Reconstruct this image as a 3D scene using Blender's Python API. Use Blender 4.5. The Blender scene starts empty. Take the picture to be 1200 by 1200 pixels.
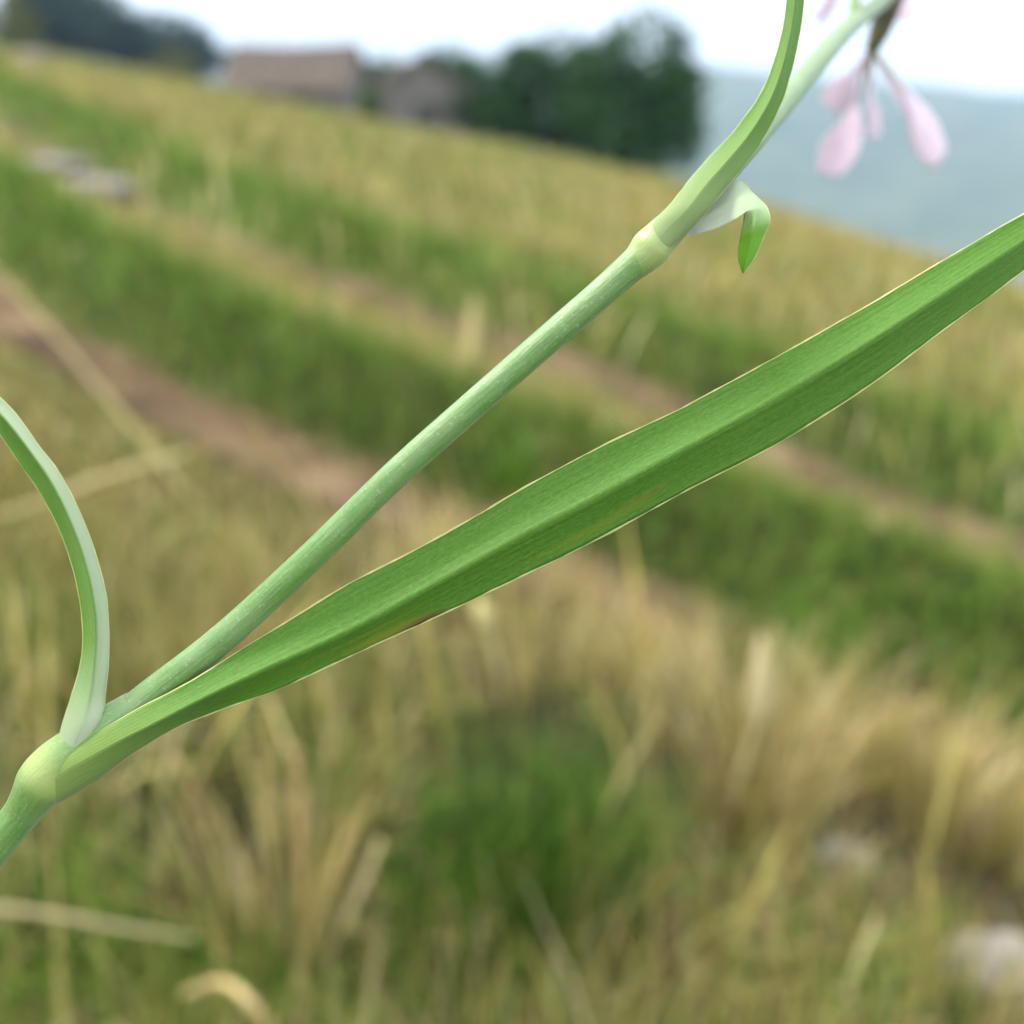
import bpy, math, random
import numpy as np
from mathutils import Vector

# ------------------------------------------------------------------ camera, sky, sun, exposure
SC = bpy.context.scene
COL = SC.collection
H = 0.6                                   # lens height above the turf, metres
PITCH = math.radians(20.0)
FPX = 1287.0                              # focal length in 1200-px picture units
CP, SP = math.cos(PITCH), math.sin(PITCH)

cam_d = bpy.data.cameras.new('camera')
cam = bpy.data.objects.new('camera', cam_d)
COL.objects.link(cam)
cam.location = (0, 0, H)
cam.rotation_euler = (math.radians(90) - PITCH, 0, 0)
cam_d.sensor_width = 36.0
cam_d.lens = 36.0 * FPX / 1200.0
cam_d.clip_start = 0.01
cam_d.clip_end = 20000.0
cam_d.dof.use_dof = True
cam_d.dof.focus_distance = 0.0660
cam_d.dof.aperture_fstop = cam_d.lens / 1.65     # 1.65 mm entrance pupil, as in a small macro camera
SC.camera = cam

SUN_EL, SUN_AZ = 56.0, -65.0              # azimuth from +Y towards +X
world = bpy.data.worlds.new('World')
SC.world = world
world.use_nodes = True
wn, wl = world.node_tree.nodes, world.node_tree.links
wn.clear()
w_out = wn.new('ShaderNodeOutputWorld')
w_bg = wn.new('ShaderNodeBackground')
w_sky = wn.new('ShaderNodeTexSky')
w_sky.sky_type = 'NISHITA'
w_sky.sun_disc = False
w_sky.sun_elevation = math.radians(SUN_EL)
w_sky.sun_rotation = math.radians(SUN_AZ)
w_sky.dust_density = 3.0
w_tc = wn.new('ShaderNodeTexCoord')
w_map = wn.new('ShaderNodeMapping')
w_map.inputs['Scale'].default_value = (1.0, 1.0, 2.4)
w_noise = wn.new('ShaderNodeTexNoise')
w_noise.inputs['Scale'].default_value = 2.3
w_noise.inputs['Detail'].default_value = 3.0
w_ramp = wn.new('ShaderNodeValToRGB')
w_ramp.color_ramp.elements[0].position = 0.36
w_ramp.color_ramp.elements[0].color = (0.62, 0.62, 0.62, 1)
w_ramp.color_ramp.elements[1].position = 0.60
w_ramp.color_ramp.elements[1].color = (1, 1, 1, 1)
w_mix = wn.new('ShaderNodeMix')
w_mix.data_type = 'RGBA'
w_mix.clamp_result = False
w_mix.inputs[7].default_value = (13.0, 13.0, 13.0, 1)     # thin bright overcast
w_bg.inputs['Strength'].default_value = 0.10
wl.new(w_tc.outputs['Generated'], w_map.inputs['Vector'])
wl.new(w_map.outputs['Vector'], w_noise.inputs['Vector'])
wl.new(w_noise.outputs['Fac'], w_ramp.inputs['Fac'])
wl.new(w_ramp.outputs['Color'], w_mix.inputs[0])
wl.new(w_sky.outputs['Color'], w_mix.inputs[6])
wl.new(w_mix.outputs[2], w_bg.inputs['Color'])
wl.new(w_bg.outputs['Background'], w_out.inputs['Surface'])

sun_d = bpy.data.lights.new('sun', 'SUN')
sun_d.energy = 2.5
sun_d.angle = math.radians(11)
sun_d.color = (1.0, 0.96, 0.88)
sun = bpy.data.objects.new('sun', sun_d)
COL.objects.link(sun)
_e, _a = math.radians(SUN_EL), math.radians(SUN_AZ)
_dir = Vector((math.sin(_a) * math.cos(_e), math.cos(_a) * math.cos(_e), math.sin(_e)))
sun.rotation_euler = (-_dir).to_track_quat('-Z', 'Y').to_euler()
sun.location = (0, 0, 30)

SC.view_settings.view_transform = 'Standard'
SC.view_settings.look = 'None'
SC.view_settings.exposure = 1.0
SC.view_settings.gamma = 1.0
SC.view_settings.use_curve_mapping = False
SC.cycles.use_denoising = True
SC.cycles.use_adaptive_sampling = True
SC.cycles.adaptive_threshold = 0.03
SC.cycles.max_bounces = 5
SC.cycles.diffuse_bounces = 3
SC.cycles.glossy_bounces = 2
SC.cycles.transmission_bounces = 3
SC.cycles.volume_bounces = 0
SC.cycles.use_light_tree = False
world.cycles.sampling_method = 'MANUAL'
world.cycles.sample_map_resolution = 256
SC.cycles.transparent_max_bounces = 8

rng = np.random.default_rng(11)
random.seed(5)


# ------------------------------------------------------------------ helpers
def tag(o, label=None, cat=None, group=None, kind=None):
    if label: o['label'] = label
    if cat: o['category'] = cat
    if group: o['group'] = group
    if kind: o['kind'] = kind
    return o


def empty(name, loc, label, cat, group=None):
    o = bpy.data.objects.new(name, None)
    o.empty_display_size = 0.02
    o.location = loc
    COL.objects.link(o)
    return tag(o, label, cat, group)


def mesh_np(name, V, Q, mat, parent=None, smooth=True, attrs=None, cols=None, tris=None):
    """one mesh object from numpy vertices (world coordinates), quads and triangles"""
    V = np.asarray(V, dtype=np.float64)
    if parent is not None:
        V = V - np.array(root_loc(parent))
    me = bpy.data.meshes.new(name)
    Q = np.zeros((0, 4), int) if Q is None else np.asarray(Q, int).reshape(-1, 4)
    T = np.zeros((0, 3), int) if tris is None else np.asarray(tris, int).reshape(-1, 3)
    me.vertices.add(len(V))
    me.vertices.foreach_set('co', V.astype(np.float32).ravel())
    nl = Q.size + T.size
    me.loops.add(nl)
    me.loops.foreach_set('vertex_index', np.concatenate([Q.ravel(), T.ravel()]).astype(np.int32))
    me.polygons.add(len(Q) + len(T))
    starts = np.concatenate([np.arange(len(Q)) * 4, Q.size + np.arange(len(T)) * 3]).astype(np.int32)
    me.polygons.foreach_set('loop_start', starts)
    me.polygons.foreach_set('use_smooth', np.full(len(Q) + len(T), smooth, dtype=bool))
    me.update(calc_edges=True)
    for k, a in (attrs or {}).items():
        at = me.attributes.new(k, 'FLOAT', 'POINT')
        at.data.foreach_set('value', np.asarray(a, np.float32))
    if cols is not None:
        at = me.attributes.new('tint', 'FLOAT_COLOR', 'POINT')
        c4 = np.ones((len(V), 4), np.float32)
        c4[:, :3] = cols
        at.data.foreach_set('color', c4.ravel())
    me.validate()
    if mat: me.materials.append(mat)
    o = bpy.data.objects.new(name, me)
    COL.objects.link(o)
    if parent is not None: o.parent = parent
    return o


def root_loc(o):
    p = np.zeros(3)
    while o is not None:
        p += np.array(o.location)
        o = o.parent
    return p


def catmull(P, n):
    P = np.asarray(P, float)
    d = np.r_[0, np.cumsum(np.maximum(np.linalg.norm(np.diff(P[:, :2], axis=0), axis=1), 1e-9))]
    t = np.linspace(0, d[-1], n)
    m = np.gradient(P, d, axis=0)
    i = np.clip(np.searchsorted(d, t, 'right') - 1, 0, len(P) - 2)
    h = (d[i + 1] - d[i])[:, None]
    s = ((t - d[i]) / (d[i + 1] - d[i]))[:, None]
    return ((2*s**3 - 3*s**2 + 1) * P[i] + (s**3 - 2*s**2 + s) * h * m[i]
            + (-2*s**3 + 3*s**2) * P[i + 1] + (s**3 - s**2) * h * m[i + 1])


def unproj(p):
    """(picture x, picture y, distance along the lens axis in mm) -> world metres"""
    p = np.atleast_2d(np.asarray(p, float))
    a = (p[:, 0] - 600) / FPX
    b = -(p[:, 1] - 600) / FPX
    d = p[:, 2] / 1000.0
    return np.stack([a * d, (CP + b * SP) * d, H + (-SP + b * CP) * d], 1)


def tube(path, rad, nseg=14, cap=True):
    path = np.asarray(path, float)
    rad = np.broadcast_to(np.asarray(rad, float), (len(path),))
    tan = np.gradient(path, axis=0)
    tan /= np.linalg.norm(tan, axis=1)[:, None] + 1e-12
    ref = np.array([0.3, -0.8, 0.5])
    n0 = ref - tan[0] * ref.dot(tan[0])
    n0 /= np.linalg.norm(n0)
    V, N = [], n0
    ang = np.linspace(0, 2 * np.pi, nseg, endpoint=False)
    for i in range(len(path)):
        N = N - tan[i] * N.dot(tan[i])
        N /= np.linalg.norm(N)
        B = np.cross(tan[i], N)
        V.append(path[i] + rad[i] * (np.cos(ang)[:, None] * N + np.sin(ang)[:, None] * B))
    V = np.concatenate(V)
    n = len(path)
    i, j = np.meshgrid(np.arange(n - 1), np.arange(nseg), indexing='ij')
    j2 = (j + 1) % nseg
    Q = np.stack([i * nseg + j, i * nseg + j2, (i + 1) * nseg + j2, (i + 1) * nseg + j], -1).reshape(-1, 4)
    T = []
    if cap:
        c0, c1 = len(V), len(V) + 1
        V = np.concatenate([V, path[:1], path[-1:]])
        for k in range(nseg):
            T.append((c0, (k + 1) % nseg, k))
            T.append((c1, (n - 1) * nseg + k, (n - 1) * nseg + (k + 1) % nseg))
    u = np.repeat(np.linspace(0, 1, n), nseg)
    if cap: u = np.r_[u, 0, 1]
    return V, Q, np.array(T, int).reshape(-1, 3), u


def ring(nrows, nseg, cap=True):
    a = np.tile(np.linspace(0, 2 * np.pi, nseg, endpoint=False), nrows)
    e = [0, 0] if cap else []
    return {'rc': np.r_[np.cos(a), e], 'rs': np.r_[np.sin(a), e]}


def smooth_noise(x, y, seed=0, octaves=3):
    """cheap value noise on arrays"""
    out = np.zeros_like(np.asarray(x, float))
    amp, tot, f = 1.0, 0.0, 1.0
    for o in range(octaves):
        xi, yi = np.floor(x * f), np.floor(y * f)
        fx, fy = x * f - xi, y * f - yi
        fx, fy = fx*fx*(3 - 2*fx), fy*fy*(3 - 2*fy)
        def hsh(a, b):
            v = np.sin(a * 127.1 + b * 311.7 + (seed + o * 17) * 74.7) * 43758.5453
            return v - np.floor(v)
        out += amp * ((hsh(xi, yi) * (1-fx) + hsh(xi+1, yi) * fx) * (1-fy)
                      + (hsh(xi, yi+1) * (1-fx) + hsh(xi+1, yi+1) * fx) * fy)
        tot += amp
        amp *= 0.5
        f *= 2.03
    return out / tot


# ------------------------------------------------------------------ materials
def new_mat(name):
    m = bpy.data.materials.new(name)
    m.use_nodes = True
    nt = m.node_tree
    nt.nodes.clear()
    out = nt.nodes.new('ShaderNodeOutputMaterial')
    return m, nt, nt.nodes, nt.links, out


def ramp(nt, fac, stops):
    r = nt.nodes.new('ShaderNodeValToRGB')
    els = r.color_ramp.elements
    while len(els) < len(stops): els.new(0.5)
    for e, (p, c) in zip(els, stops):
        e.position = p
        e.color = (*c, 1) if len(c) == 3 else c
    nt.links.new(fac, r.inputs['Fac'])
    return r.outputs['Color']


def noise(nt, scale, detail=4, vec=None, rough=0.55):
    n = nt.nodes.new('ShaderNodeTexNoise')
    n.inputs['Scale'].default_value = scale
    n.inputs['Detail'].default_value = detail
    n.inputs['Roughness'].default_value = rough
    if vec is not None: nt.links.new(vec, n.inputs['Vector'])
    return n.outputs['Fac']


def mixc(nt, fac, a, b, mode='MIX'):
    m = nt.nodes.new('ShaderNodeMix')
    m.data_type = 'RGBA'
    m.blend_type = mode
    for sock, v in ((m.inputs[0], fac), (m.inputs[6], a), (m.inputs[7], b)):
        if hasattr(v, 'is_linked'): nt.links.new(v, sock)
        elif isinstance(v, tuple): sock.default_value = (*v, 1)
        else: sock.default_value = v
    return m.outputs[2]


def mth(nt, op, a, b=0.0, clamp=False):
    m = nt.nodes.new('ShaderNodeMath')
    m.operation = op
    m.use_clamp = clamp
    for sock, v in ((m.inputs[0], a), (m.inputs[1], b)):
        if hasattr(v, 'is_linked'): nt.links.new(v, sock)
        else: sock.default_value = v
    return m.outputs[0]


def attr(nt, name, out='Fac'):
    a = nt.nodes.new('ShaderNodeAttribute')
    a.attribute_name = name
    return a.outputs[out]


def objco(nt, scale=(1, 1, 1)):
    tc = nt.nodes.new('ShaderNodeTexCoord')
    mp = nt.nodes.new('ShaderNodeMapping')
    mp.inputs['Scale'].default_value = scale
    nt.links.new(tc.outputs['Object'], mp.inputs['Vector'])
    return mp.outputs['Vector']


def bump(nt, height, strength, dist):
    b = nt.nodes.new('ShaderNodeBump')
    b.inputs['Strength'].default_value = strength
    b.inputs['Distance'].default_value = dist
    nt.links.new(height, b.inputs['Height'])
    return b.outputs['Normal']


def finish(nt, out, color, rough=0.5, normal=None, transl=0.0, tcolor=None, spec=0.5, coat=0.0, sheen=0.0):
    p = nt.nodes.new('ShaderNodeBsdfPrincipled')
    if hasattr(color, 'is_linked'): nt.links.new(color, p.inputs['Base Color'])
    else: p.inputs['Base Color'].default_value = (*color, 1)
    p.inputs['Roughness'].default_value = rough
    p.inputs['Specular IOR Level'].default_value = spec
    p.inputs['Coat Weight'].default_value = coat
    p.inputs['Sheen Weight'].default_value = sheen
    p.inputs['Sheen Roughness'].default_value = .4
    if normal is not None: nt.links.new(normal, p.inputs['Normal'])
    res = p.outputs['BSDF']
    if transl > 0:
        t = nt.nodes.new('ShaderNodeBsdfTranslucent')
        c = tcolor if tcolor is not None else color
        if hasattr(c, 'is_linked'): nt.links.new(c, t.inputs['Color'])
        else: t.inputs['Color'].default_value = (*c, 1)
        mx = nt.nodes.new('ShaderNodeMixShader')
        mx.inputs[0].default_value = transl
        nt.links.new(res, mx.inputs[1])
        nt.links.new(t.outputs['BSDF'], mx.inputs[2])
        res = mx.outputs[0]
    nt.links.new(res, out.inputs['Surface'])


def combine(nt, x, y, z=0.0):
    c = nt.nodes.new('ShaderNodeCombineXYZ')
    for s, v in zip(c.inputs, (x, y, z)):
        if hasattr(v, 'is_linked'): nt.links.new(v, s)
        else: s.default_value = v
    return c.outputs[0]


def leaf_material(name, base, base2, pale, pale_to, stains=(), bloom=0.0, bloom_to=0.0, tr=0.22, pale_from=0.0):
    """u runs along the leaf, v across it (-1..1); pale sheath at u=0, stains are brown spots with a shape of their own"""
    m, nt, N, L, out = new_mat(name)
    u, v = attr(nt, 'u'), attr(nt, 'v')
    streak = noise(nt, 1.0, 5, combine(nt, mth(nt, 'MULTIPLY', u, 9.0), mth(nt, 'MULTIPLY', v, 16.0)), 0.6)
    fine = noise(nt, 1.0, 3, combine(nt, mth(nt, 'MULTIPLY', u, 160.0), mth(nt, 'MULTIPLY', v, 22.0)), 0.7)
    col = ramp(nt, streak, [(0.30, base), (0.70, base2)])
    col = mixc(nt, mth(nt, 'MULTIPLY', mth(nt, 'SUBTRACT', fine, 0.44, True), 1.6, True), col, tuple(min(1, c * 1.5 + .03) for c in base2))
    spk = noise(nt, 1.0, 2, combine(nt, mth(nt, 'MULTIPLY', u, 420.0), mth(nt, 'MULTIPLY', v, 60.0)), 0.6)
    col = mixc(nt, mth(nt, 'MULTIPLY', mth(nt, 'SUBTRACT', spk, 0.60, True), 5.0, True), col, tuple(min(1, c * 1.8 + .06) for c in base2))
    # fine parallel veins
    w = nt.nodes.new('ShaderNodeMath'); w.operation = 'SINE'
    L.new(mth(nt, 'ADD', mth(nt, 'MULTIPLY', v, 38.0), mth(nt, 'MULTIPLY', streak, 4.0)), w.inputs[0])
    vein = mth(nt, 'MULTIPLY', mth(nt, 'ADD', w.outputs[0], 1.0), 0.5)
    col = mixc(nt, mth(nt, 'MULTIPLY', vein, 0.06), col, tuple(c * 0.55 for c in base))
    # waxy pale sheath
    f = nt.nodes.new('ShaderNodeMapRange')
    f.inputs['From Min'].default_value = pale_to
    f.inputs['From Max'].default_value = pale_from
    L.new(u, f.inputs['Value'])
    col = mixc(nt, mth(nt, 'MULTIPLY', f.outputs[0], 0.9), col, pale)
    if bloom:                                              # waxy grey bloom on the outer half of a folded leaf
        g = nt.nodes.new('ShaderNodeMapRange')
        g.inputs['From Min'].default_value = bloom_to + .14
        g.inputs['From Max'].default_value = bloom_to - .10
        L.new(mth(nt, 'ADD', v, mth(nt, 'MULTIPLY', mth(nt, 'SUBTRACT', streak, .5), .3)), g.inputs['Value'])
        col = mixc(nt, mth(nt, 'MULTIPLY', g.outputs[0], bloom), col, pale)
    for (u0, v0, ru, rv, c, k) in stains:
        du = mth(nt, 'DIVIDE', mth(nt, 'SUBTRACT', u, u0), ru)
        dv = mth(nt, 'DIVIDE', mth(nt, 'SUBTRACT', v, v0), rv)
        r2 = mth(nt, 'ADD', mth(nt, 'MULTIPLY', du, du), mth(nt, 'MULTIPLY', dv, dv))
        s = mth(nt, 'SUBTRACT', 1.35, mth(nt, 'ADD', r2, mth(nt, 'MULTIPLY', streak, 0.8)), True)
        col = mixc(nt, mth(nt, 'MULTIPLY', s, k), col, c)
    nrm = bump(nt, mth(nt, 'ADD', fine, mth(nt, 'MULTIPLY', vein, 0.4)), 0.32, 0.00006)
    finish(nt, out, col, 0.55, nrm, tr, mixc(nt, 0.5, col, (0.22, 0.42, 0.02)), 0.28, sheen=.18)
    return m


def stem_material(name):
    m, nt, N, L, out = new_mat(name)
    u, k, c_, s_ = attr(nt, 'u'), attr(nt, 'knot'), attr(nt, 'rc'), attr(nt, 'rs')
    oc = objco(nt)
    ridge = noise(nt, 1.0, 4, combine(nt, mth(nt, 'MULTIPLY', u, 14.0), mth(nt, 'MULTIPLY', c_, 7.0), mth(nt, 'MULTIPLY', s_, 7.0)), 0.7)
    big = noise(nt, 260.0, 3, oc)
    col = ramp(nt, ridge, [(0.32, (0.062, 0.185, 0.020)), (0.72, (0.145, 0.285, 0.062))])
    col = mixc(nt, mth(nt, 'MULTIPLY', mth(nt, 'SUBTRACT', big, .42, True), 1.1, True), col, (0.30, 0.40, 0.22))
    spk = noise(nt, 5200.0, 2, oc)
    col = mixc(nt, mth(nt, 'MULTIPLY', mth(nt, 'SUBTRACT', spk, .58, True), 2.4, True), col, (0.40, 0.48, 0.34))
    col = mixc(nt, mth(nt, 'MULTIPLY', k, .85), col, (0.34, 0.43, 0.13))
    nrm = bump(nt, mth(nt, 'ADD', noise(nt, 2600.0, 3, oc), mth(nt, 'MULTIPLY', ridge, 2.0)), 0.45, 0.00007)
    finish(nt, out, col, 0.34, nrm, 0.06, (0.3, 0.5, 0.12), 0.65, sheen=.25)
    return m


def simple_mat(name, c1, c2, scale, rough=0.7, transl=0.0, bmp=None):
    m, nt, N, L, out = new_mat(name)
    oc = objco(nt)
    n = noise(nt, scale, 5, oc)
    col = ramp(nt, n, [(0.32, c1), (0.70, c2)])
    nrm = bump(nt, noise(nt, scale * 3, 4, oc), bmp[0], bmp[1]) if bmp else None
    finish(nt, out, col, rough, nrm, transl, spec=.08 if rough >= .85 else .5)
    return m


def tint_mat(name, transl=0.14, rough=0.6):
    m, nt, N, L, out = new_mat(name)
    c = attr(nt, 'tint', 'Color')
    finish(nt, out, c, rough, None, transl, c, 0.14)
    return m


M_STEM = stem_material('waxy_stem')
M_LEAF = leaf_material('leaf_green', (0.048, 0.150, 0.006), (0.088, 0.215, 0.018), (0.30, 0.40, 0.12), 0.15,
                       stains=[(0.333, -0.93, 0.028, 0.16, (0.10, 0.035, 0.02), 0.9),
                               (0.300, -0.80, 0.05, 0.22, (0.26, 0.21, 0.02), 0.5),
                               (0.275, -0.45, 0.07, 0.10, (0.22, 0.22, 0.02), 0.4),
                               (0.475, -0.72, 0.06, 0.16, (0.24, 0.25, 0.02), 0.30),
                               (0.515, -0.60, 0.03, 0.10, (0.30, 0.17, 0.03), 0.3)])
M_LEAF2 = leaf_material('leaf_upright', (0.070, 0.185, 0.012), (0.115, 0.25, 0.032), (0.34, 0.44, 0.20), 0.40)
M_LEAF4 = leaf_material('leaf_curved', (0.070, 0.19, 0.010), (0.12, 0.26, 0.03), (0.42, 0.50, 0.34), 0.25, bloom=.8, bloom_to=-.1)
M_LEAF3 = leaf_material('leaf_drooping', (0.10, 0.29, 0.008), (0.17, 0.39, 0.015), (0.66, 0.71, 0.60), 0.74, pale_from=.30)
M_RIM = simple_mat('leaf_rim', (0.48, 0.52, 0.17), (0.70, 0.70, 0.34), 900, 0.5, 0.3)
M_PETAL = simple_mat('petal_pink', (0.84, 0.74, 0.85), (0.92, 0.85, 0.92), 260, 0.6, 0.5)
M_CLAW = simple_mat('petal_claw', (0.78, 0.80, 0.72), (0.86, 0.87, 0.82), 300, 0.6, 0.4)
M_CALYX = simple_mat('calyx', (0.045, 0.045, 0.018), (0.12, 0.11, 0.05), 500, 0.6, 0.05)
M_GRASS = tint_mat('grass_blades')
M_FOLIAGE = tint_mat('tree_leaves', 0.2, 0.55)
M_BARK = simple_mat('bark', (0.05, 0.04, 0.03), (0.13, 0.10, 0.075), 6, 0.9, 0, (0.6, 0.03))
M_STONE = simple_mat('stone', (0.15, 0.137, 0.125), (0.31, 0.285, 0.262), 22, 0.85, 0, (0.6, 0.004))
M_WALL = simple_mat('rubble_wall', (0.11, 0.103, 0.10), (0.26, 0.245, 0.235), 3.2, 0.9, 0, (0.7, 0.05))
M_ROOF = simple_mat('weathered_roof', (0.085, 0.070, 0.058), (0.165, 0.135, 0.112), 1.6, 0.9, 0, (0.5, 0.05))
M_WOOD = simple_mat('dark_wood', (0.03, 0.026, 0.022), (0.07, 0.06, 0.05), 5, 0.85)
M_GLASS = simple_mat('dark_glass', (0.015, 0.017, 0.02), (0.03, 0.033, 0.038), 2, 0.15)

# ------------------------------------------------------------------ the ground
UP_TRACK = np.array([(-9.5, 19.0), (-6.3, 13.2), (-3.7, 8.46), (-1.89, 5.39), (-.95, 4.2), (-.35, 3.52), (.235, 2.98),
                     (.62, 2.48), (.98, 2.06), (1.6, 1.45), (2.6, .6), (4.0, -.5)])
LO_TRACK = np.array([(-9.2, 16.2), (-6.0, 10.6), (-3.6, 6.3), (-2.1, 3.95), (-1.26, 2.73), (-.80, 2.25), (-.47, 1.96),
                     (-.06, 1.66), (.35, 1.38), (.8, 1.0), (1.5, .4), (2.6, -.6)])
UP_C, LO_C = catmull(UP_TRACK, 260), catmull(LO_TRACK - np.array([.03, .03]), 260)


def track_off(x, y, C):
    """signed offset from a track centre line, + on its uphill (far) side"""
    x, y = np.asarray(x, float), np.asarray(y, float)
    shp = x.shape
    P = np.stack([x.ravel(), y.ravel()], 1)
    T = np.gradient(C, axis=0)
    T /= np.linalg.norm(T, axis=1)[:, None]
    out = np.empty(len(P))
    for s in range(0, len(P), 20000):
        D = P[s:s+20000, None, :] - C[None]
        k = np.argmin((D ** 2).sum(-1), 1)
        d = D[np.arange(len(k)), k]
        out[s:s+20000] = T[k, 0] * d[:, 1] - T[k, 1] * d[:, 0]
    return out.reshape(shp)


def hz_base(x, y):
    w = 1.6
    ex = .19 * w * np.logaddexp(0, (x - 4.5) / w)
    far = np.maximum(y - 62 - np.clip(-x, 0, 60) * 1.6, 0)
    dip = .018 * 4 * np.logaddexp(0, (y - 12) / 4) * np.clip(1 - np.maximum(x - 4, 0) / 10, 0, 1)   # the slope sinks towards the crest
    return -.165 * x + .012 * np.maximum(-x - 6, 0) - ex - dip - np.where(far < 150, .0011 * far ** 2, .0011 * 150 ** 2 + .33 * (far - 150))


def hz(x, y, rough=True):
    x, y = np.asarray(x, float), np.asarray(y, float)
    z = hz_base(x, y)
    r = np.hypot(x, y)
    z = z + .05 * np.clip(r / 6, 0, 1) * (smooth_noise(x * .9 + 7, y * .9, 3) - .5)
    if rough: z = z + .022 * (smooth_noise(x * 6, y * 6, 9) - .5)
    near = r < 28
    if np.any(near):
        for C, wd, dp in ((UP_C, .17, .055), (LO_C, .19, .05)):
            o = np.full(x.shape, 9.0)
            o[near] = track_off(x[near], y[near], C)
            z = z - dp * np.exp(-(o / wd) ** 2 * 1.1) + .10 * np.exp(-((o - .36) / .17) ** 2)
    return z


def ground_z(x, y):
    return float(hz(np.array([x]), np.array([y]))[0])


def greenness(x, y):
    up, lo = track_off(x, y, UP_C), track_off(x, y, LO_C)
    r = np.hypot(x, y)
    g = .50 + .8 * (smooth_noise(x * 1.1 + 3, y * .8, 21) - .5) + .35 * (smooth_noise(x * 4, y * 4, 31) - .5)
    g += .85 * np.exp(-((up - .52) / .46) ** 2) + .65 * np.exp(-((lo - .34) / .20) ** 2)
    g += -.34 * np.exp(-((up + .36) / .22) ** 2) + .5 * np.exp(-((up - .18) / .14) ** 2) + .4 * np.exp(-((lo - .2) / .12) ** 2)
    g += .9 * (smooth_noise(x * .16 + 4, y * .06 + 2, 23, 2) - .38) * np.clip((r - 5) / 8, 0, 1)
    g -= .22 * np.exp(-((lo + .45) / .35) ** 2)
    g += .65 * np.exp(-(((x - .03) / .10) ** 2 + ((y - .90) / .16) ** 2))
    g += .45 * np.exp(-(((x - .42) / .10) ** 2 + ((y - 1.55) / .16) ** 2))
    g += .25 * np.exp(-(((x + .22) / .12) ** 2 + ((y - .62) / .07) ** 2))
    g += .22 * np.clip((1.25 - r) / .4, 0, 1) + .55 * (smooth_noise(x * 7 + 2, y * 7, 41) - .5) * (r < 2.5)
    return np.clip(g, .03, .97), up, lo



# one polar sheet, fine at the lens and coarse towards the crest
rr = np.r_[0.0, np.geomspace(.12, 420, 230)]
aa = np.radians(np.linspace(-180, 180, 361))
aa = aa[:-1]
R_, A_ = np.meshgrid(rr, aa, indexing='ij')
GX, GY = R_ * np.sin(A_), R_ * np.cos(A_)
GZ = hz(GX, GY)
GZ = np.maximum(GZ, -160)
n_r, n_a = R_.shape
i, j = np.meshgrid(np.arange(n_r - 1), np.arange(n_a), indexing='ij')
j2 = (j + 1) % n_a
Q = np.stack([i * n_a + j, (i + 1) * n_a + j, (i + 1) * n_a + j2, i * n_a + j2], -1).reshape(-1, 4)

m, nt, N, L, out = new_mat('turf_soil')
oc = objco(nt)
col = ramp(nt, noise(nt, 1.3, 6, oc), [(0.30, (0.75, 0.75, 0.75)), (0.68, (1.25, 1.25, 1.25))])
col = mixc(nt, 1.0, attr(nt, 'tint', 'Color'), col, 'MULTIPLY')
col = mixc(nt, mth(nt, 'MULTIPLY', noise(nt, 14, 5, oc), 0.5), col, (0.06, 0.048, 0.026))
finish(nt, out, col, 0.95, bump(nt, noise(nt, 60, 4, oc), 0.6, 0.02), spec=.08)
M_GROUND = m
g_, u_, l_ = greenness(GX.ravel(), GY.ravel())
litter = np.clip((np.hypot(GX, GY).ravel() - 1.1) / 3.0, 0, 1)[:, None]      # open dark soil, shade between blades painted in, gives way to matted dead grass
straw_c = np.array([.028, .021, .012]) * (1 - litter) + np.array([.34, .27, .085]) * litter
green_c = np.array([.014, .020, .008]) * (1 - litter) + np.array([.060, .100, .018]) * litter
gcol = straw_c * (1 - g_[:, None]) + green_c * g_[:, None]
ground = mesh_np('ground', np.stack([GX, GY, GZ], -1).reshape(-1, 3), Q, M_GROUND, cols=gcol)
tag(ground, 'dry hillside turf falling away to the right', kind='structure')

m, nt, N, L, out = new_mat('bare_earth')
oc = objco(nt)
col = ramp(nt, noise(nt, 4.5, 6, oc), [(0.34, (0.042, 0.028, 0.015)), (0.50, (0.11, 0.075, 0.040)), (0.68, (0.23, 0.168, 0.098))])
col = mixc(nt, mth(nt, 'MULTIPLY', noise(nt, 40, 4, oc), 0.5), col, (0.17, 0.12, 0.085))
finish(nt, out, col, 0.98, bump(nt, noise(nt, 90, 5, oc), 0.7, 0.012), spec=.06)
M_EARTH = m


def path_ribbon(name, C, wd, label, seed):
    T = np.gradient(C, axis=0)
    T /= np.linalg.norm(T, axis=1)[:, None]
    Nn = np.stack([-T[:, 1], T[:, 0]], 1)
    vs = np.linspace(-1, 1, 11)
    s = np.arange(len(C))
    wl_ = wd * (0.35 + 1.1 * smooth_noise(s * .21, s * 0 + 1, seed))
    wr_ = wd * (0.45 + 1.0 * smooth_noise(s * .21, s * 0 + 5, seed + 3))
    off = np.where(vs[None] < 0, vs[None] * wl_[:, None], vs[None] * wr_[:, None])
    X = C[:, 0, None] + Nn[:, 0, None] * off
    Y = C[:, 1, None] + Nn[:, 1, None] * off
    Z = hz(X, Y) + .006 + .006 * (smooth_noise(X * 20, Y * 20, 4) - .3)
    k = len(vs)
    i, j = np.meshgrid(np.arange(len(C) - 1), np.arange(k - 1), indexing='ij')
    Q = np.stack([i*k+j, i*k+j+1, (i+1)*k+j+1, (i+1)*k+j], -1).reshape(-1, 4)
    o = mesh_np(name, np.stack([X, Y, Z], -1).reshape(-1, 3), Q, M_EARTH)
    return tag(o, label, kind='structure')


path_ribbon('path', UP_C, .10, 'worn brown wheel rut crossing the slope farther from the lens', 1)
path_ribbon('path', LO_C, .095, 'broad worn brown wheel rut crossing the slope nearer the lens', 2)

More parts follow.
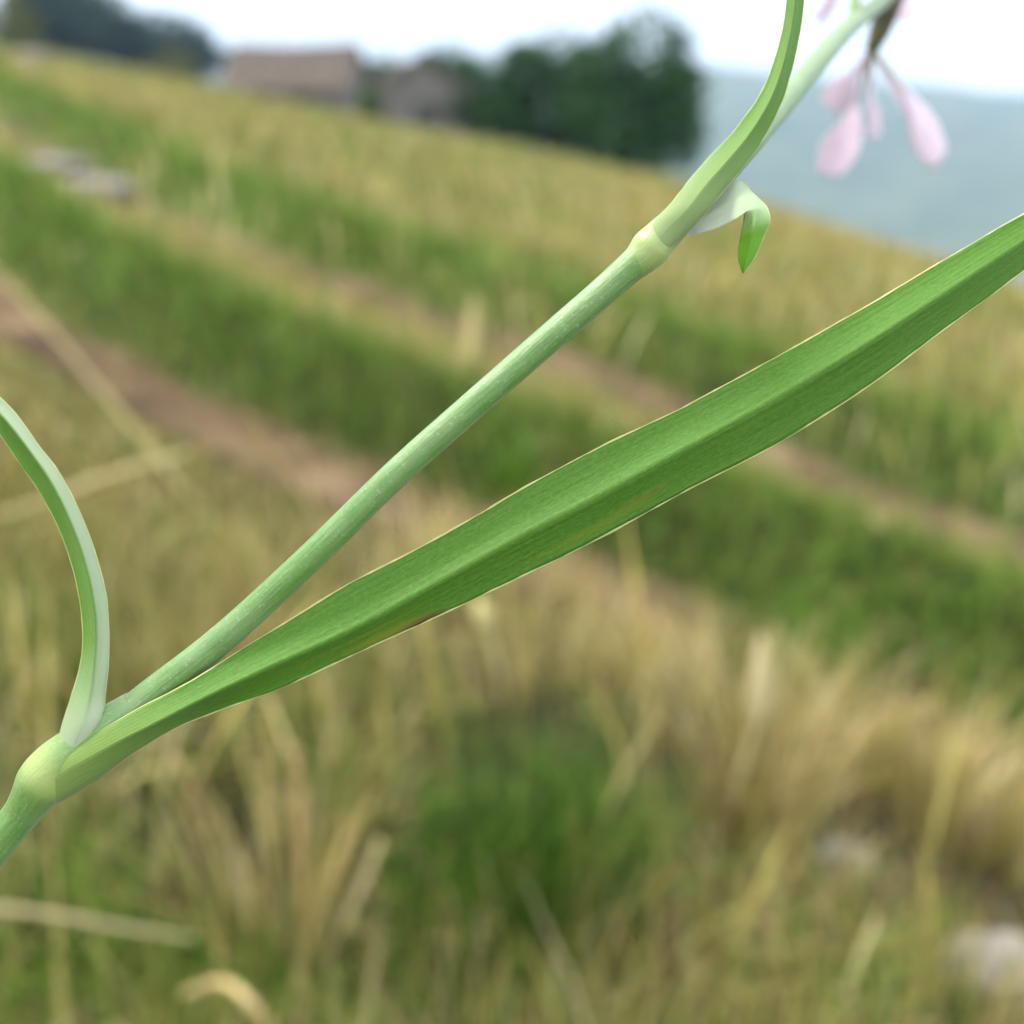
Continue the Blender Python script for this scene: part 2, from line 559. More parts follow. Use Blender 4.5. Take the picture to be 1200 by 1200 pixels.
# ------------------------------------------------------------------ far hills across the valley
hx = np.linspace(-4200, 4200, 150)
hy = np.r_[np.linspace(420, 2400, 60), np.linspace(2450, 3900, 36)]
HX, HY = np.meshgrid(hx, hy, indexing='xy')
ridge1 = np.clip(92 - .085 * HX, -4, 62) + 30 * smooth_noise(HX / 300 + 3.3, HX * 0 + .5, 5)
ridge2 = np.clip(165 - .075 * HX, 20, 96) + 26 * smooth_noise(HX / 700 + 8.1, HX * 0 + 2.5, 8)
t1 = np.clip((HY - 700) / 1500, 0, 1)
t1 = t1 * t1 * (3 - 2 * t1)
HZ = -190 + (190 + ridge1) * t1
back = np.clip((HY - 2250) / 400, 0, 1)
HZ = HZ - 60 * back
t2 = np.clip((HY - 2800) / 900, 0, 1)
HZ = HZ + (ridge2 - ridge1 + 60) * t2 * t2 * (3 - 2 * t2)
HZ += 26 * (smooth_noise(HX / 160, HY / 160, 13) - .5) * np.clip((HY - 600) / 300, 0, 1) * (1 - np.clip((HY - 1900) / 300, 0, 1) * .7)
k = len(hx)
i, j = np.meshgrid(np.arange(len(hy) - 1), np.arange(k - 1), indexing='ij')
Q = np.stack([i*k+j, i*k+j+1, (i+1)*k+j+1, (i+1)*k+j], -1).reshape(-1, 4)
m, nt, N, L, out = new_mat('wooded_hillside')
oc = objco(nt)
col = ramp(nt, noise(nt, 0.012, 8, oc, 0.65), [(0.38, (0.030, 0.055, 0.022)), (0.62, (0.085, 0.11, 0.040))])
finish(nt, out, col, 0.95)
hills = mesh_np('hills', np.stack([HX, HY, HZ], -1).reshape(-1, 3), Q, m)
tag(hills, 'hazy blue wooded hills across the valley', kind='structure')

# ------------------------------------------------------------------ the plant in focus
root_pt = np.array([-.23, .16, 0.0])
root_pt[2] = ground_z(root_pt[0], root_pt[1])
plant = empty('flowering_plant', tuple(root_pt),
              'slender waxy green wildflower stem with long narrow leaves leaning across the foreground', 'plant')


def leaf(name, sta, mat, label=None, n=130, expo=1.6, thick=.22, nv=9, rim=.082, wav=0.0, seed=0, sheath=.10):
    """sta rows: ax ay ad  mx my md  bx by bd  (edge, midrib, edge as picture x, y and mm from the lens)"""
    S = np.asarray(sta, float)
    mid = S[:, 3:5]
    d = np.r_[0, np.cumsum(np.linalg.norm(np.diff(mid, axis=0), axis=1) + 1e-6)]
    t = np.linspace(0, d[-1], n)
    mm = np.gradient(S, d, axis=0)
    i = np.clip(np.searchsorted(d, t, 'right') - 1, 0, len(S) - 2)
    h = (d[i+1] - d[i])[:, None]
    s = ((t - d[i]) / (d[i+1] - d[i]))[:, None]
    G = ((2*s**3-3*s**2+1)*S[i] + (s**3-2*s**2+s)*h*mm[i] + (-2*s**3+3*s**2)*S[i+1] + (s**3-s**2)*h*mm[i+1])
    if wav:
        q = np.arange(n) / n
        G[:, 2] += wav * 2 * (smooth_noise(q * 14, q * 0 + 1, seed) - .5)
        G[:, 8] += wav * 2 * (smooth_noise(q * 14, q * 0 + 7, seed) - .5)
        G[:, 0:2] += (14 * wav * (smooth_noise(q * 26, q * 0 + 3, seed) - .5))[:, None]
        G[:, 6:8] += (14 * wav * (smooth_noise(q * 26, q * 0 + 9, seed) - .5))[:, None]
    A, Mm, B = G[:, 0:3], G[:, 3:6], G[:, 6:9]
    vs = np.linspace(-1, 1, 2 * nv + 1)
    wb = np.clip(np.linspace(0, 1, n) / sheath, 0, 1)
    wb = wb * wb * (3 - 2 * wb)                    # a rounded sheath at the joint opens into the keeled blade
    front, back = [], []
    for v in vs:
        E = A if v >= 0 else B
        a = abs(v)
        p = Mm * (1 - a) + E * a
        p[:, 2] = E[:, 2] + (Mm[:, 2] - E[:, 2]) * ((1 - wb) * math.sqrt(1 - a * a) + wb * (1 - a) ** expo)
        th = thick * (1 - .55 * a ** 3) * np.clip(np.linspace(0, 1, n) / .08, .15, 1)
        front.append(p.copy())
        p[:, 2] += th
        back.append(p)
    k = len(vs)
    V = np.concatenate([unproj(np.stack(front, 1).reshape(-1, 3)), unproj(np.stack(back, 1).reshape(-1, 3))])
    i, j = np.meshgrid(np.arange(n-1), np.arange(k-1), indexing='ij')
    q = np.stack([i*k+j, i*k+j+1, (i+1)*k+j+1, (i+1)*k+j], -1).reshape(-1, 4)
    o_ = n * k
    Q = [q, q[:, ::-1] + o_]
    ii = np.arange(n-1)
    Q.append(np.stack([ii*k, (ii+1)*k, (ii+1)*k+o_, ii*k+o_], -1))
    Q.append(np.stack([ii*k+k-1, ii*k+k-1+o_, (ii+1)*k+k-1+o_, (ii+1)*k+k-1], -1))
    jj = np.arange(k-1)
    Q.append(np.stack([jj, jj+o_, jj+1+o_, jj+1], -1))
    e = (n-1)*k
    Q.append(np.stack([e+jj, e+jj+1, e+jj+1+o_, e+jj+o_], -1))
    u = np.repeat(np.linspace(0, 1, n), k)
    vv = np.tile(vs, n)
    ob = mesh_np(name, V, np.concatenate(Q), mat, plant, attrs={'u': np.r_[u, u], 'v': np.r_[vv, vv]})
    if label: ob['label'] = label
    if rim:
        for E in (A, B):
            pth = E.copy()
            pth[:, 2] += thick * .2
            rad = rim / 1000 * (0.25 + 1.0 * smooth_noise(np.arange(n) * .33, np.zeros(n) + seed, 3)) * np.clip(np.linspace(-.4, 10, n), .1, 1)
            tv, tq, tt, tu = tube(unproj(pth), rad, 6)
            mesh_np('leaf_rim', tv, tq, M_RIM, ob, tris=tt)
    return ob


# main stem: root -> lower joint -> upper joint -> flower
S1 = np.array([(-170, 1215, 68.5), (-80, 1085, 67.2), (0, 985, 66.4), (28, 949, 66.3), (56, 908, 66.2), (84, 885, 66.2), (120, 862, 66.2),
               (170, 820, 66.2), (250, 757, 66.1), (360, 657, 66.0), (471, 549, 66.0), (560, 470, 66.0),
               (650, 391, 66.1), (720, 330, 66.1), (752, 301, 66.1), (768, 285, 66.2), (800, 253, 66.6),
               (836, 213, 69.2), (868, 178, 73), (917, 122, 82), (950, 82, 90), (1000, 27, 105), (1036, -2, 118), (1056, -24, 125)])
W1 = np.array([1.06, 1.06, 1.06, 1.10, 1.14, 1.10, 1.03, .97, .90, .87, .86, .86, .87, .90, .98, 1.06, .95, .93, .92, .90, .90, .88, .86, .86])
Pc = catmull(np.column_stack([S1, W1]), 420)
w3 = unproj(Pc[:, :3])
# run on from the frame edge down to the turf
d0 = w3[0] - w3[6]
d0 /= np.linalg.norm(d0)
tt_ = np.linspace(0, 1, 90)[:-1][::-1]
b0, b1, b2, b3 = w3[0], w3[0] + d0 * .10, root_pt + np.array([.03, -.01, .22]), root_pt - np.array([0, 0, .012])
tt_ = tt_ + (1 / 89.0) * (1 - tt_)
lower = ((1-tt_)**3)[:, None]*b0 + (3*tt_*(1-tt_)**2)[:, None]*b1 + (3*tt_**2*(1-tt_))[:, None]*b2 + (tt_**3)[:, None]*b3
lower = lower[np.argsort(lower[:, 2])]
path3 = np.concatenate([lower, w3])
rad3 = np.r_[np.linspace(1.25, 1.06, len(lower)), Pc[:, 3]] / 1000
sv, sq, st, su = tube(path3, rad3, 28)
pxs = np.r_[np.full(len(lower), -999), Pc[:, 0]]
knot = .0 * np.exp(-((pxs - 46) / 40) ** 2) + .5 * np.exp(-((pxs - 768) / 20) ** 2)
kn = np.r_[np.repeat(knot, 28), 0, 0]
mesh_np('stem', sv, sq, M_STEM, plant, tris=st, attrs={'u': su * 3, 'knot': kn, **ring(len(path3), 28)})['label'] = 'straight waxy green stem with swollen pale joints'

# swollen joints, each running up into the leaf sheath
for (jp, jr, kc, lb) in (([(12, 971, 66.35), (26, 952, 66.3), (38, 935, 66.25), (50, 917, 66.2), (66, 899, 66.15), (90, 879, 66.1), (118, 857, 66.1), (158, 826, 66.2)],
                          [1.0, 1.10, 1.30, 1.58, 1.58, 1.46, 1.30, .90], (.42, .13), 'swollen pale yellow green lower joint'),
                         ([(728, 323, 66.1), (742, 311, 66.1), (752, 302, 66.1), (761, 292, 66.1), (773, 279, 66.15), (792, 260, 66.3), (815, 236, 67)],
                          [.86, .94, 1.06, 1.19, 1.10, .98, .80], (.35, .22), 'swollen pale upper joint')):
    pc = catmull(np.column_stack([np.array(jp, float), jr]), 46)
    nv_, nq_, ntr, nu = tube(unproj(pc[:, :3]), pc[:, 3] / 1000, 28)
    uu = np.linspace(0, 1, 46)
    nk = np.r_[np.repeat(np.exp(-((uu - kc[0]) / kc[1]) ** 2), 28), 0, 0]
    mesh_np('stem_joint', nv_, nq_, M_STEM, plant, tris=ntr, attrs={'u': nu * .3, 'knot': nk, **ring(46, 28)})['label'] = lb

# long broad leaf
A_ = [(24, 941, 66.2), (42, 913, 65.7), (62, 890, 65.2), (90, 872, 64.95), (120, 855, 64.8), (160, 832, 64.9), (220, 801, 65.1), (300, 751, 65.6), (400, 690, 66.1), (520, 627, 66.4), (600, 580, 66.5),
      (700, 526, 66.5), (800, 478, 66.5), (900, 424, 66.6), (1000, 368, 66.7), (1080, 321, 66.9), (1200, 251, 67.3), (1300, 200, 67.8), (1405, 148, 68.4)]
M_ = [(30, 948, 65.6), (52, 923, 64.95), (74, 906, 64.58), (102, 890, 64.36), (136, 871, 64.25), (178, 850, 64.2), (236, 820, 64.25), (312, 784, 64.6), (402, 744, 64.9), (512, 684, 65.05), (600, 635, 65.1),
      (700, 583, 65.1), (800, 528, 65.1), (912, 466, 65.2), (1018, 402, 65.3), (1092, 354, 65.6), (1200, 283, 66.4), (1300, 219, 67.2), (1408, 151, 68.2)]
B_ = [(36, 955, 66.2), (68, 941, 66.2), (90, 929, 66.1), (115, 913, 65.9), (153, 885, 65.6), (201, 856, 65.5), (258, 832, 65.6), (330, 806, 65.7), (410, 769, 65.9), (512, 722, 66.1), (600, 681, 66.2),
      (700, 632, 66.2), (800, 577, 66.2), (912, 519, 66.3), (1024, 448, 66.4), (1098, 392, 66.6), (1200, 317, 67.0), (1300, 238, 67.5), (1411, 154, 68.3)]
leaf('leaf', [a + b + c for a, b, c in zip(A_, M_, B_)], M_LEAF, 'long broad green leaf with pale edges and brown stains', n=240, wav=.08, seed=2, expo=1.55, sheath=.16)

# curved leaf at the left edge
A_ = [(66, 886, 65.6), (70, 858, 65.7), (84, 815, 65.9), (92, 788, 66.0), (97, 736, 66.3), (88, 676, 66.5), (70, 622, 66.7), (48, 579, 66.8), (22, 541, 66.9), (0, 509, 67.0), (-40, 462, 67.2), (-96, 405, 67.5)]
M_ = [(82, 885, 64.75), (95, 855, 64.6), (106, 815, 64.8), (110, 785, 64.9), (112, 728, 65.2), (103, 672, 65.5), (85, 617, 65.8), (62, 569, 66.0), (33, 526, 66.2), (8, 494, 66.4), (-36, 450, 66.9), (-97, 402, 67.4)]
B_ = [(104, 874, 65.4), (120, 845, 65.3), (124, 810, 65.8), (127, 778, 65.9), (126, 709, 66.2), (116, 663, 66.3), (98, 610, 66.4), (71, 556, 66.6), (44, 520, 66.7), (17, 483, 66.9), (-32, 440, 67.1), (-98, 399, 67.5)]
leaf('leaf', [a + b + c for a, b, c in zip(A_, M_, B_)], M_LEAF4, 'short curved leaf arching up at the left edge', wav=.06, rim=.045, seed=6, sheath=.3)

# leaf rising beside the flower stalk
A_ = [(752, 282, 65.8), (766, 260, 65.6), (790, 234, 65.5), (812, 206, 65.7), (834, 181, 66.1), (866, 146, 66.9), (893, 106, 67.6), (914, 48, 68.3), (922, 0, 68.8), (924, -60, 69.5), (915, -130, 70.4)]
M_ = [(765, 288, 65.05), (784, 268, 64.85), (808, 243, 64.6), (829, 216, 64.8), (851, 191, 65.2), (879, 157, 66.0), (904, 115, 66.8), (923, 56, 67.6), (932, 0, 68.2), (933, -60, 69.1), (915, -131, 70.3)]
B_ = [(779, 298, 65.8), (802, 276, 65.7), (826, 251, 65.6), (846, 226, 65.8), (865, 202, 66.1), (891, 168, 66.9), (914, 124, 67.7), (932, 64, 68.4), (942, 0, 68.9), (941, -60, 69.6), (916, -132, 70.4)]
leaf('leaf', [a + b + c for a, b, c in zip(A_, M_, B_)], M_LEAF2, 'narrow upright leaf rising past the flower stalk', wav=.05, rim=.04, seed=8, sheath=.45)

# small drooping leaf
A_ = [(800, 262, 68.6), (828, 236, 69.2), (850, 219, 69.9), (867, 212, 70.2), (883, 227, 69.7), (897, 241, 69.0), (902, 253, 68.4), (895, 277, 68.2), (884, 302, 68.2), (872, 320, 68.2)]
M_ = [(803, 270, 67.7), (824, 254, 68.0), (843, 243, 68.3), (861, 234, 68.5), (877, 238, 68.2), (886, 244, 67.7), (887, 254, 67.5), (881, 279, 67.6), (875, 302, 67.8), (871, 320, 68.1)]
B_ = [(806, 277, 67.6), (822, 273, 67.5), (838, 268, 67.5), (856, 260, 67.5), (868, 253, 67.5), (873, 249, 67.6), (872, 256, 67.9), (867, 281, 68.0), (865, 303, 68.0), (870, 320, 68.2)]
leaf('leaf', [a + b + c for a, b, c in zip(A_, M_, B_)], M_LEAF3, 'small leaf bent over and hanging below the upper joint', n=90, rim=.05, seed=4, expo=1.2)

# small leaf pair low on the stem, outside the picture
# flowers -------------------------------------------------------------
def petal_mesh(parent, path, widths, mat_claw_to, seed):
    """path rows (px,py,mm): a thin claw widening into a rounded limb; a slightly cupped strip with thickness"""
    P = catmull(path, 36)
    wv = np.interp(np.linspace(0, 1, 36), np.linspace(0, 1, len(widths)), widths) / 1000
    W = unproj(P)
    T = np.gradient(W, axis=0); T /= np.linalg.norm(T, axis=1)[:, None]
    view = np.array([0, CP, -SP])
    S = np.cross(T, view); S /= np.linalg.norm(S, axis=1)[:, None]
    Nn = np.cross(S, T)
    vs = np.linspace(-1, 1, 9)
    jag = 1 + .10 * (smooth_noise(np.arange(36) * .6, np.zeros(36), seed) - .5)
    Fv = W[:, None] + S[:, None] * (vs[None, :, None] * (wv * jag)[:, None, None]) + Nn[:, None] * ((vs ** 2)[None, :, None] * wv[:, None, None] * .35)
    Bv = Fv + Nn[:, None] * .00012
    k, n = 9, 36
    V = np.concatenate([Fv.reshape(-1, 3), Bv.reshape(-1, 3)])
    i, j = np.meshgrid(np.arange(n-1), np.arange(k-1), indexing='ij')
    q = np.stack([i*k+j, i*k+j+1, (i+1)*k+j+1, (i+1)*k+j], -1).reshape(-1, 4)
    o_ = n*k; ii = np.arange(n-1); jj = np.arange(k-1); e = (n-1)*k
    Q = np.concatenate([q, q[:, ::-1]+o_, np.stack([ii*k, (ii+1)*k, (ii+1)*k+o_, ii*k+o_], -1),
                        np.stack([ii*k+k-1, ii*k+k-1+o_, (ii+1)*k+k-1+o_, (ii+1)*k+k-1], -1),
                        np.stack([jj, jj+o_, jj+1+o_, jj+1], -1), np.stack([e+jj, e+jj+1, e+jj+1+o_, e+jj+o_], -1)])
    ob = mesh_np('petal', V, Q, M_PETAL, parent)
    c = int(mat_claw_to * 36)
    tv, tq, tt, tu = tube(W[:c] - Nn[:c] * .00012, np.linspace(.00030, .00022, c), 8)
    mesh_np('claw', tv, tq, M_CLAW, ob, tris=tt)
    return ob


def flower(name, stalk, calyx, rads, petals, label):
    f = bpy.data.objects.new(name, None)
    f.empty_display_size = .005
    COL.objects.link(f)
    f.parent = plant
    b = unproj(calyx[0])[0]
    f.location = tuple(b - root_pt)
    f['label'] = label
    c = catmull(calyx, 24)
    rv = np.interp(np.linspace(0, 1, 24), np.linspace(0, 1, len(rads)), rads) / 1000
    tv, tq, tt, tu = tube(unproj(c), rv, 16)
    mesh_np('calyx', tv, tq, M_CALYX, f, tris=tt)
    if stalk is not None:
        tv, tq, tt, tu = tube(unproj(catmull(stalk, 20)), .0006, 10)
        mesh_np('flower_stalk', tv, tq, M_STEM, f, tris=tt, attrs={'u': tu, 'knot': tu * 0, **ring(20, 10)})
    for q, (pth, wd) in enumerate(petals):
        petal_mesh(f, pth, wd, .45, q + 3)
    return f


LIMB = [.30, .36, .5, .9, 1.9, 2.6, 2.8, 1.9]
MINI = [.28, .32, .4, .7, 1.6, 2.2, 2.2, 1.2]
flower('flower', None, [(1058, -28, 125), (1045, -2, 126), (1034, 28, 127), (1021, 60, 128)], [.8, 1.35, 1.4, 1.2, .75],
       [([(1022, 58, 128), (1012, 88, 134), (1004, 122, 141), (992, 162, 149), (974, 206, 156)], LIMB),
        ([(1022, 58, 128), (1040, 80, 133), (1058, 103, 139), (1081, 140, 147), (1106, 184, 154)], LIMB),
        ([(1021, 58, 128), (1020, 85, 136), (1024, 112, 143), (1028, 136, 150), (1032, 156, 155)], MINI),
        ([(1022, 58, 128), (1034, 80, 140), (1046, 96, 152), (1056, 110, 164), (1068, 126, 174)], MINI),
        ([(1021, 58, 128), (1008, 76, 140), (996, 92, 152), (986, 108, 164), (974, 126, 174)], MINI)],
       'nodding pink flower hanging from a dark calyx')
flower('flower', [(1000, 27, 105), (1004, -30, 110), (1006, -90, 118), (1010, -138, 125)], [(1010, -138, 125), (1012, -112, 127), (1014, -84, 129), (1015, -58, 131)], [.8, 1.3, 1.4, 1.2, .75],
       [([(1014, -60, 131), (1000, -40, 132), (986, -20, 134), (974, 2, 136), (958, 26, 138)], [.25, .28, .35, .5, .9, 1.0, .9, .6]),
        ([(1016, -60, 131), (1034, -48, 136), (1048, -32, 141), (1060, -8, 146), (1072, 18, 150)], MINI),
        ([(1016, -60, 131), (1010, -70, 125), (1000, -82, 121), (988, -90, 117), (974, -92, 113)], LIMB),
        ([(1014, -60, 131), (1030, -72, 130), (1048, -82, 129), (1068, -84, 128), (1086, -78, 128)], LIMB),
        ([(1014, -60, 131), (1012, -52, 137), (1012, -46, 143), (1014, -44, 149), (1016, -44, 154)], MINI)],
       'pale pink flower mostly above the picture edge')


# ------------------------------------------------------------------ grass
def blades(base, hgt, wid, lean_dir, lean, col0, col1, nseg=3, prof=None):
    """many curved tapering blades in one numpy mesh"""
    n = len(base)
    ts = np.linspace(0, 1, nseg + 1)
    ld = np.stack([np.cos(lean_dir), np.sin(lean_dir), np.zeros(n)], 1)
    fa = lean_dir + np.pi / 2 + rng.uniform(-.9, .9, n)
    sd = np.stack([np.cos(fa), np.sin(fa), np.zeros(n)], 1)
    V = np.empty((n, nseg + 1, 2, 3)); C = np.empty((n, nseg + 1, 2, 3))
    for k, t in enumerate(ts):
        up = hgt * (t - .28 * lean * t * t)
        ctr = base + ld * (hgt * lean * t ** 1.9)[:, None] + np.array([0, 0, 1.]) * up[:, None]
        w = wid * (1 - .88 * t ** 1.4) * .5 if prof is None else wid * prof[k] * .5
        V[:, k, 0] = ctr - sd * w[:, None]
        V[:, k, 1] = ctr + sd * w[:, None]
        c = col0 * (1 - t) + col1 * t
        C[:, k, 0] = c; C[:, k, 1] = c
    m_ = (nseg + 1) * 2
    st = np.arange(n)[:, None] * m_
    q = np.concatenate([st + np.array([2*k, 2*k+1, 2*k+3, 2*k+2])[None] for k in range(nseg)], 0)
    return V.reshape(-1, 3), q, C.reshape(-1, 3)


STRAW = np.array([[.45, .36, .11], [.53, .44, .19], [.35, .28, .09], [.62, .53, .30], [.40, .35, .11], [.33, .21, .10], [.30, .27, .07]])
GREEN = np.array([[.085, .19, .018], [.12, .24, .028], [.06, .13, .015], [.17, .26, .04], [.21, .27, .05]])
ch_green, ch_dry = [], []


def scatter(n, r0, r1, az, hgt, widk, dens_cut=True, lean=(.1, .75), gshift=0.0):
    r = np.exp(rng.uniform(np.log(r0), np.log(r1), n))
    a = np.radians(rng.uniform(-az, az, n))
    x, y = r * np.sin(a), r * np.cos(a)
    g, up, lo = greenness(x, y)
    keep = np.ones(n, bool)
    if dens_cut:
        on = np.maximum(np.exp(-((up + .01) / .11) ** 4), np.exp(-((lo + .01) / .105) ** 4))
        invade = np.clip((smooth_noise(x * 2.6 + 9, y * 2.6, 61) - .45) * 4, 0, 1) * .75 + np.clip((x + .35) / .6, 0, .9) * (lo > -.3) * (lo < .3)
        keep = rng.random(n) > on * (.95 - .75 * np.clip(invade, 0, 1))
        bare = smooth_noise(x * 3.1, y * 3.1, 77)
        hollow = np.exp(-(((x - .02) / .07) ** 2 + ((y - .72) / .05) ** 2)) + np.exp(-(((x + .14) / .06) ** 2 + ((y - .70) / .04) ** 2)) + np.exp(-(((x + .26) / .05) ** 2 + ((y - .72) / .05) ** 2))
        keep &= rng.random(n) > np.clip(hollow, 0, 1) * .9
        keep &= rng.random(n) > np.clip((bare - .48) * 7, 0, .95) * (r < 1.3)
    x, y, g, up, lo, r = x[keep], y[keep], g[keep], up[keep], lo[keep], r[keep]
    is_g = rng.random(len(x)) < g + gshift
    base = np.stack([x, y, hz(x, y) - .004], 1)
    lush = np.exp(-((up - .45) / .3) ** 2) + np.exp(-((lo - .38) / .16) ** 2)
    rim_short = np.clip(np.minimum(np.where(up < 0, -up * .6, up * 3.2), np.where((lo < 0) & (x < .2), -lo * .7, np.where(lo < 0, -lo, lo * 3.2))) / .5, .32, 1)
    h = hgt * rng.uniform(.45, 1.15, len(x)) * np.where(is_g, .72 + .2 * lush, 1.0) * np.where(r < 12, rim_short, 1)
    w = widk * np.maximum(.0017, r * .0014) * rng.uniform(.7, 1.4, len(x))
    ln = rng.uniform(*lean, len(x)) * np.where(is_g, 1, .85)
    ldir = rng.uniform(0, 2 * np.pi, len(x))
    cg = GREEN[rng.integers(0, len(GREEN), len(x))] * np.exp(rng.normal(-.05, .32, (len(x), 1)))
    cd = STRAW[rng.integers(0, len(STRAW), len(x))] * np.clip(np.exp(rng.normal(-.10, .38, (len(x), 1))), .3, 1.5)
    for sel, c, store in ((is_g, cg, ch_green), (~is_g, cd, ch_dry)):
        if sel.any():
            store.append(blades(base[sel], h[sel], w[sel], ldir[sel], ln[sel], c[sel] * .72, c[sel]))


scatter(16000, .30, 1.1, 42, .11, 1.2)
scatter(5000, .30, 1.6, 42, .07, 2.2, lean=(1.0, 1.9), gshift=-.1)
scatter(2500, .40, 2.0, 40, .06, 4.5, lean=(.5, 1.4), gshift=.15)
scatter(9000, 1.3, 4.5, 38, .07, 2.5, lean=(.6, 1.6), gshift=-.05)
scatter(2600, .45, 1.3, 40, .19, 1.0)
scatter(38000, 1.0, 4.5, 38, .12, 1.1)
scatter(3500, 1.0, 4.0, 36, .24, .9)
scatter(34000, 4.0, 18, 36, .17, 1.1)
scatter(26000, 16, 110, 36, .26, 1.0, False)


def straw_belt(n, hgt):
    """tall pale straw crowding the near side of the nearer wheel rut, right of the middle"""
    x = rng.uniform(-.15, 1.1, n)
    k = np.argmin(np.abs(x[:, None] - LO_C[None, :, 0]), 1)
    y = LO_C[k, 1] - np.abs(rng.normal(.16, .16, n))
    keep = (smooth_noise(x * 5, y * 5, 91) > .47) & (y > .5)
    x, y = x[keep], y[keep]
    n = len(x)
    c = STRAW[rng.integers(0, 5, n)] * rng.uniform(.85, 1.15, (n, 1)) 
    ch_dry.append(blades(np.stack([x, y, hz(x, y) - .004], 1), hgt * rng.uniform(.5, 1.2, n), rng.uniform(.002, .005, n),
                         rng.uniform(0, 2*np.pi, n), rng.uniform(.1, .8, n), c * .75, c, 4))


straw_belt(2600, .10)
straw_belt(220, .20)


def seed_stalks(n, r0, r1, az):
    """thin dry stalks with a feathery seed head"""
    r = np.exp(rng.uniform(np.log(r0), np.log(r1), n)); a = np.radians(rng.uniform(-az, az, n))
    x, y = r * np.sin(a), r * np.cos(a)
    g, up, lo = greenness(x, y)
    k = (np.abs(up) > .2) & ((lo > .25) | (lo < -.55)) & (smooth_noise(x * 2.2, y * 2.2, 51) > .47)
    x, y, r = x[k], y[k], r[k]
    n = len(x)
    base = np.stack([x, y, hz(x, y) - .004], 1)
    c = STRAW[rng.integers(0, 5, n)] * rng.uniform(.9, 1.25, (n, 1))
    ch_dry.append(blades(base, rng.uniform(.2, .38, n), np.maximum(.0044, r * .0026), rng.uniform(0, 2*np.pi, n), rng.uniform(.05, .5, n),
                         c * .85, c, 7, [.22, .22, .2, .2, .25, .8, 1.0, .15]))


seed_stalks(150, .6, 1.5, 36)
seed_stalks(700, 1.4, 6, 36)


def join(ch):
    V, Q, C, o = [], [], [], 0
    for v, q, c in ch:
        V.append(v); Q.append(q + o); C.append(c); o += len(v)
    return np.concatenate(V), np.concatenate(Q), np.concatenate(C)


V, Q, C = join(ch_green)
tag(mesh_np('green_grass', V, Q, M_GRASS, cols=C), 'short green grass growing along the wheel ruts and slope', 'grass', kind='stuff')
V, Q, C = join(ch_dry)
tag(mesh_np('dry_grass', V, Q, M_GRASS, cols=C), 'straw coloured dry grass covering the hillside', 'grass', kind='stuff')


def cast(px, py, lift=0.0):
    """where the line of sight through a picture point meets the turf"""
    a, b = (px - 600) / FPX, -(py - 600) / FPX
    d = np.array([a, CP + b * SP, -SP + b * CP])
    ts = np.geomspace(.25, 300, 1500)
    P = d[None] * ts[:, None]
    z = H + P[:, 2]
    k = np.argmax(z < hz_base(P[:, 0], P[:, 1]) + lift)
    x, y = P[k, 0], P[k, 1]
    return np.array([x, y, ground_z(x, y)])


# single tufts
def tuft(px, py, n, hgt, rad, cols, label, wid=.0035, group='grass tufts near the lens'):
    b = cast(px, py)
    e = empty('grass_tuft', tuple(b), label, 'grass tuft', group)
    a = rng.uniform(0, 2*np.pi, n); r = rad * np.sqrt(rng.random(n))
    x, y = b[0] + r*np.cos(a), b[1] + r*np.sin(a)
    base = np.stack([x, y, hz(x, y) - .004], 1)
    c = np.asarray(cols)[rng.integers(0, len(cols), n)] * rng.uniform(.75, 1.2, (n, 1))
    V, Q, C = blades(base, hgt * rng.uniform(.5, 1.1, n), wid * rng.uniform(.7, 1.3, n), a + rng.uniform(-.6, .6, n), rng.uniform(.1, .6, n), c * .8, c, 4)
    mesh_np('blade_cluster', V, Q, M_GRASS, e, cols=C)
    return e


tuft(655, 1080, 420, .17, .075, GREEN[:3] * .66, 'dark green tuft of fine blades below the middle of the long leaf')
tuft(540, 1110, 200, .14, .05, GREEN[:3] * .7, 'smaller green tuft left of the dark green tuft at bottom')
tuft(600, 585, 130, .10, .05, GREEN[:2], 'small dark green tuft between the stem and the long leaf')
tuft(930, 770, 420, .12, .10, GREEN[:4] * .9, 'green tuft under the right half of the long leaf')
tuft(90, 1160, 160, .08, .05, GREEN[:4], 'low green tuft in the bottom left corner')
tuft(880, 985, 150, .24, .05, STRAW, 'tall pale straw tuft right of the dark green tuft')
tuft(330, 1120, 90, .18, .05, STRAW, 'loose tan straw tuft at the bottom left of the dark green tuft')
tuft(1090, 960, 160, .2, .07, STRAW, 'pale straw tuft standing near the right edge')


def stalk(points, w, col, label, head=False):
    """points: picture x, y and height above the turf; a single dry straw"""
    W = []
    for (px, py, d) in points:
        if d is None:
            g0 = cast(px, py)
            d = 1000 * (g0[1] * CP - (g0[2] - H) * SP)
        W.append(unproj((px, py, d))[0])
    W = catmull(np.array(W), 30)
    o = np.array([W[0][0], W[0][1], ground_z(W[0][0], W[0][1])])
    W[:, 2] = np.maximum(W[:, 2], hz(W[:, 0], W[:, 1], False) + .004)
    e = empty('dry_grass_stalk', tuple(o), label, 'grass stalk', 'single dry stalks')
    full = np.concatenate([np.linspace(o - [0, 0, .004], W[0], 6)[:-1], W]) if W[0][2] - o[2] > .006 else W
    tv, tq, tt, tu = tube(full, np.linspace(w, w * .55, len(full)), 7)
    mesh_np('culm', tv, tq, M_GRASS, e, tris=tt, cols=np.tile(np.array(col), (len(tv), 1)))
    if head:
        h_ = full[-12:]
        tv, tq, tt, tu = tube(h_, w * 2.6 * np.sin(np.linspace(.25, 2.9, 12)), 8)
        mesh_np('seed_head', tv, tq, M_GRASS, e, tris=tt, cols=np.tile(np.array(col) * .95, (len(tv), 1)))
    return e


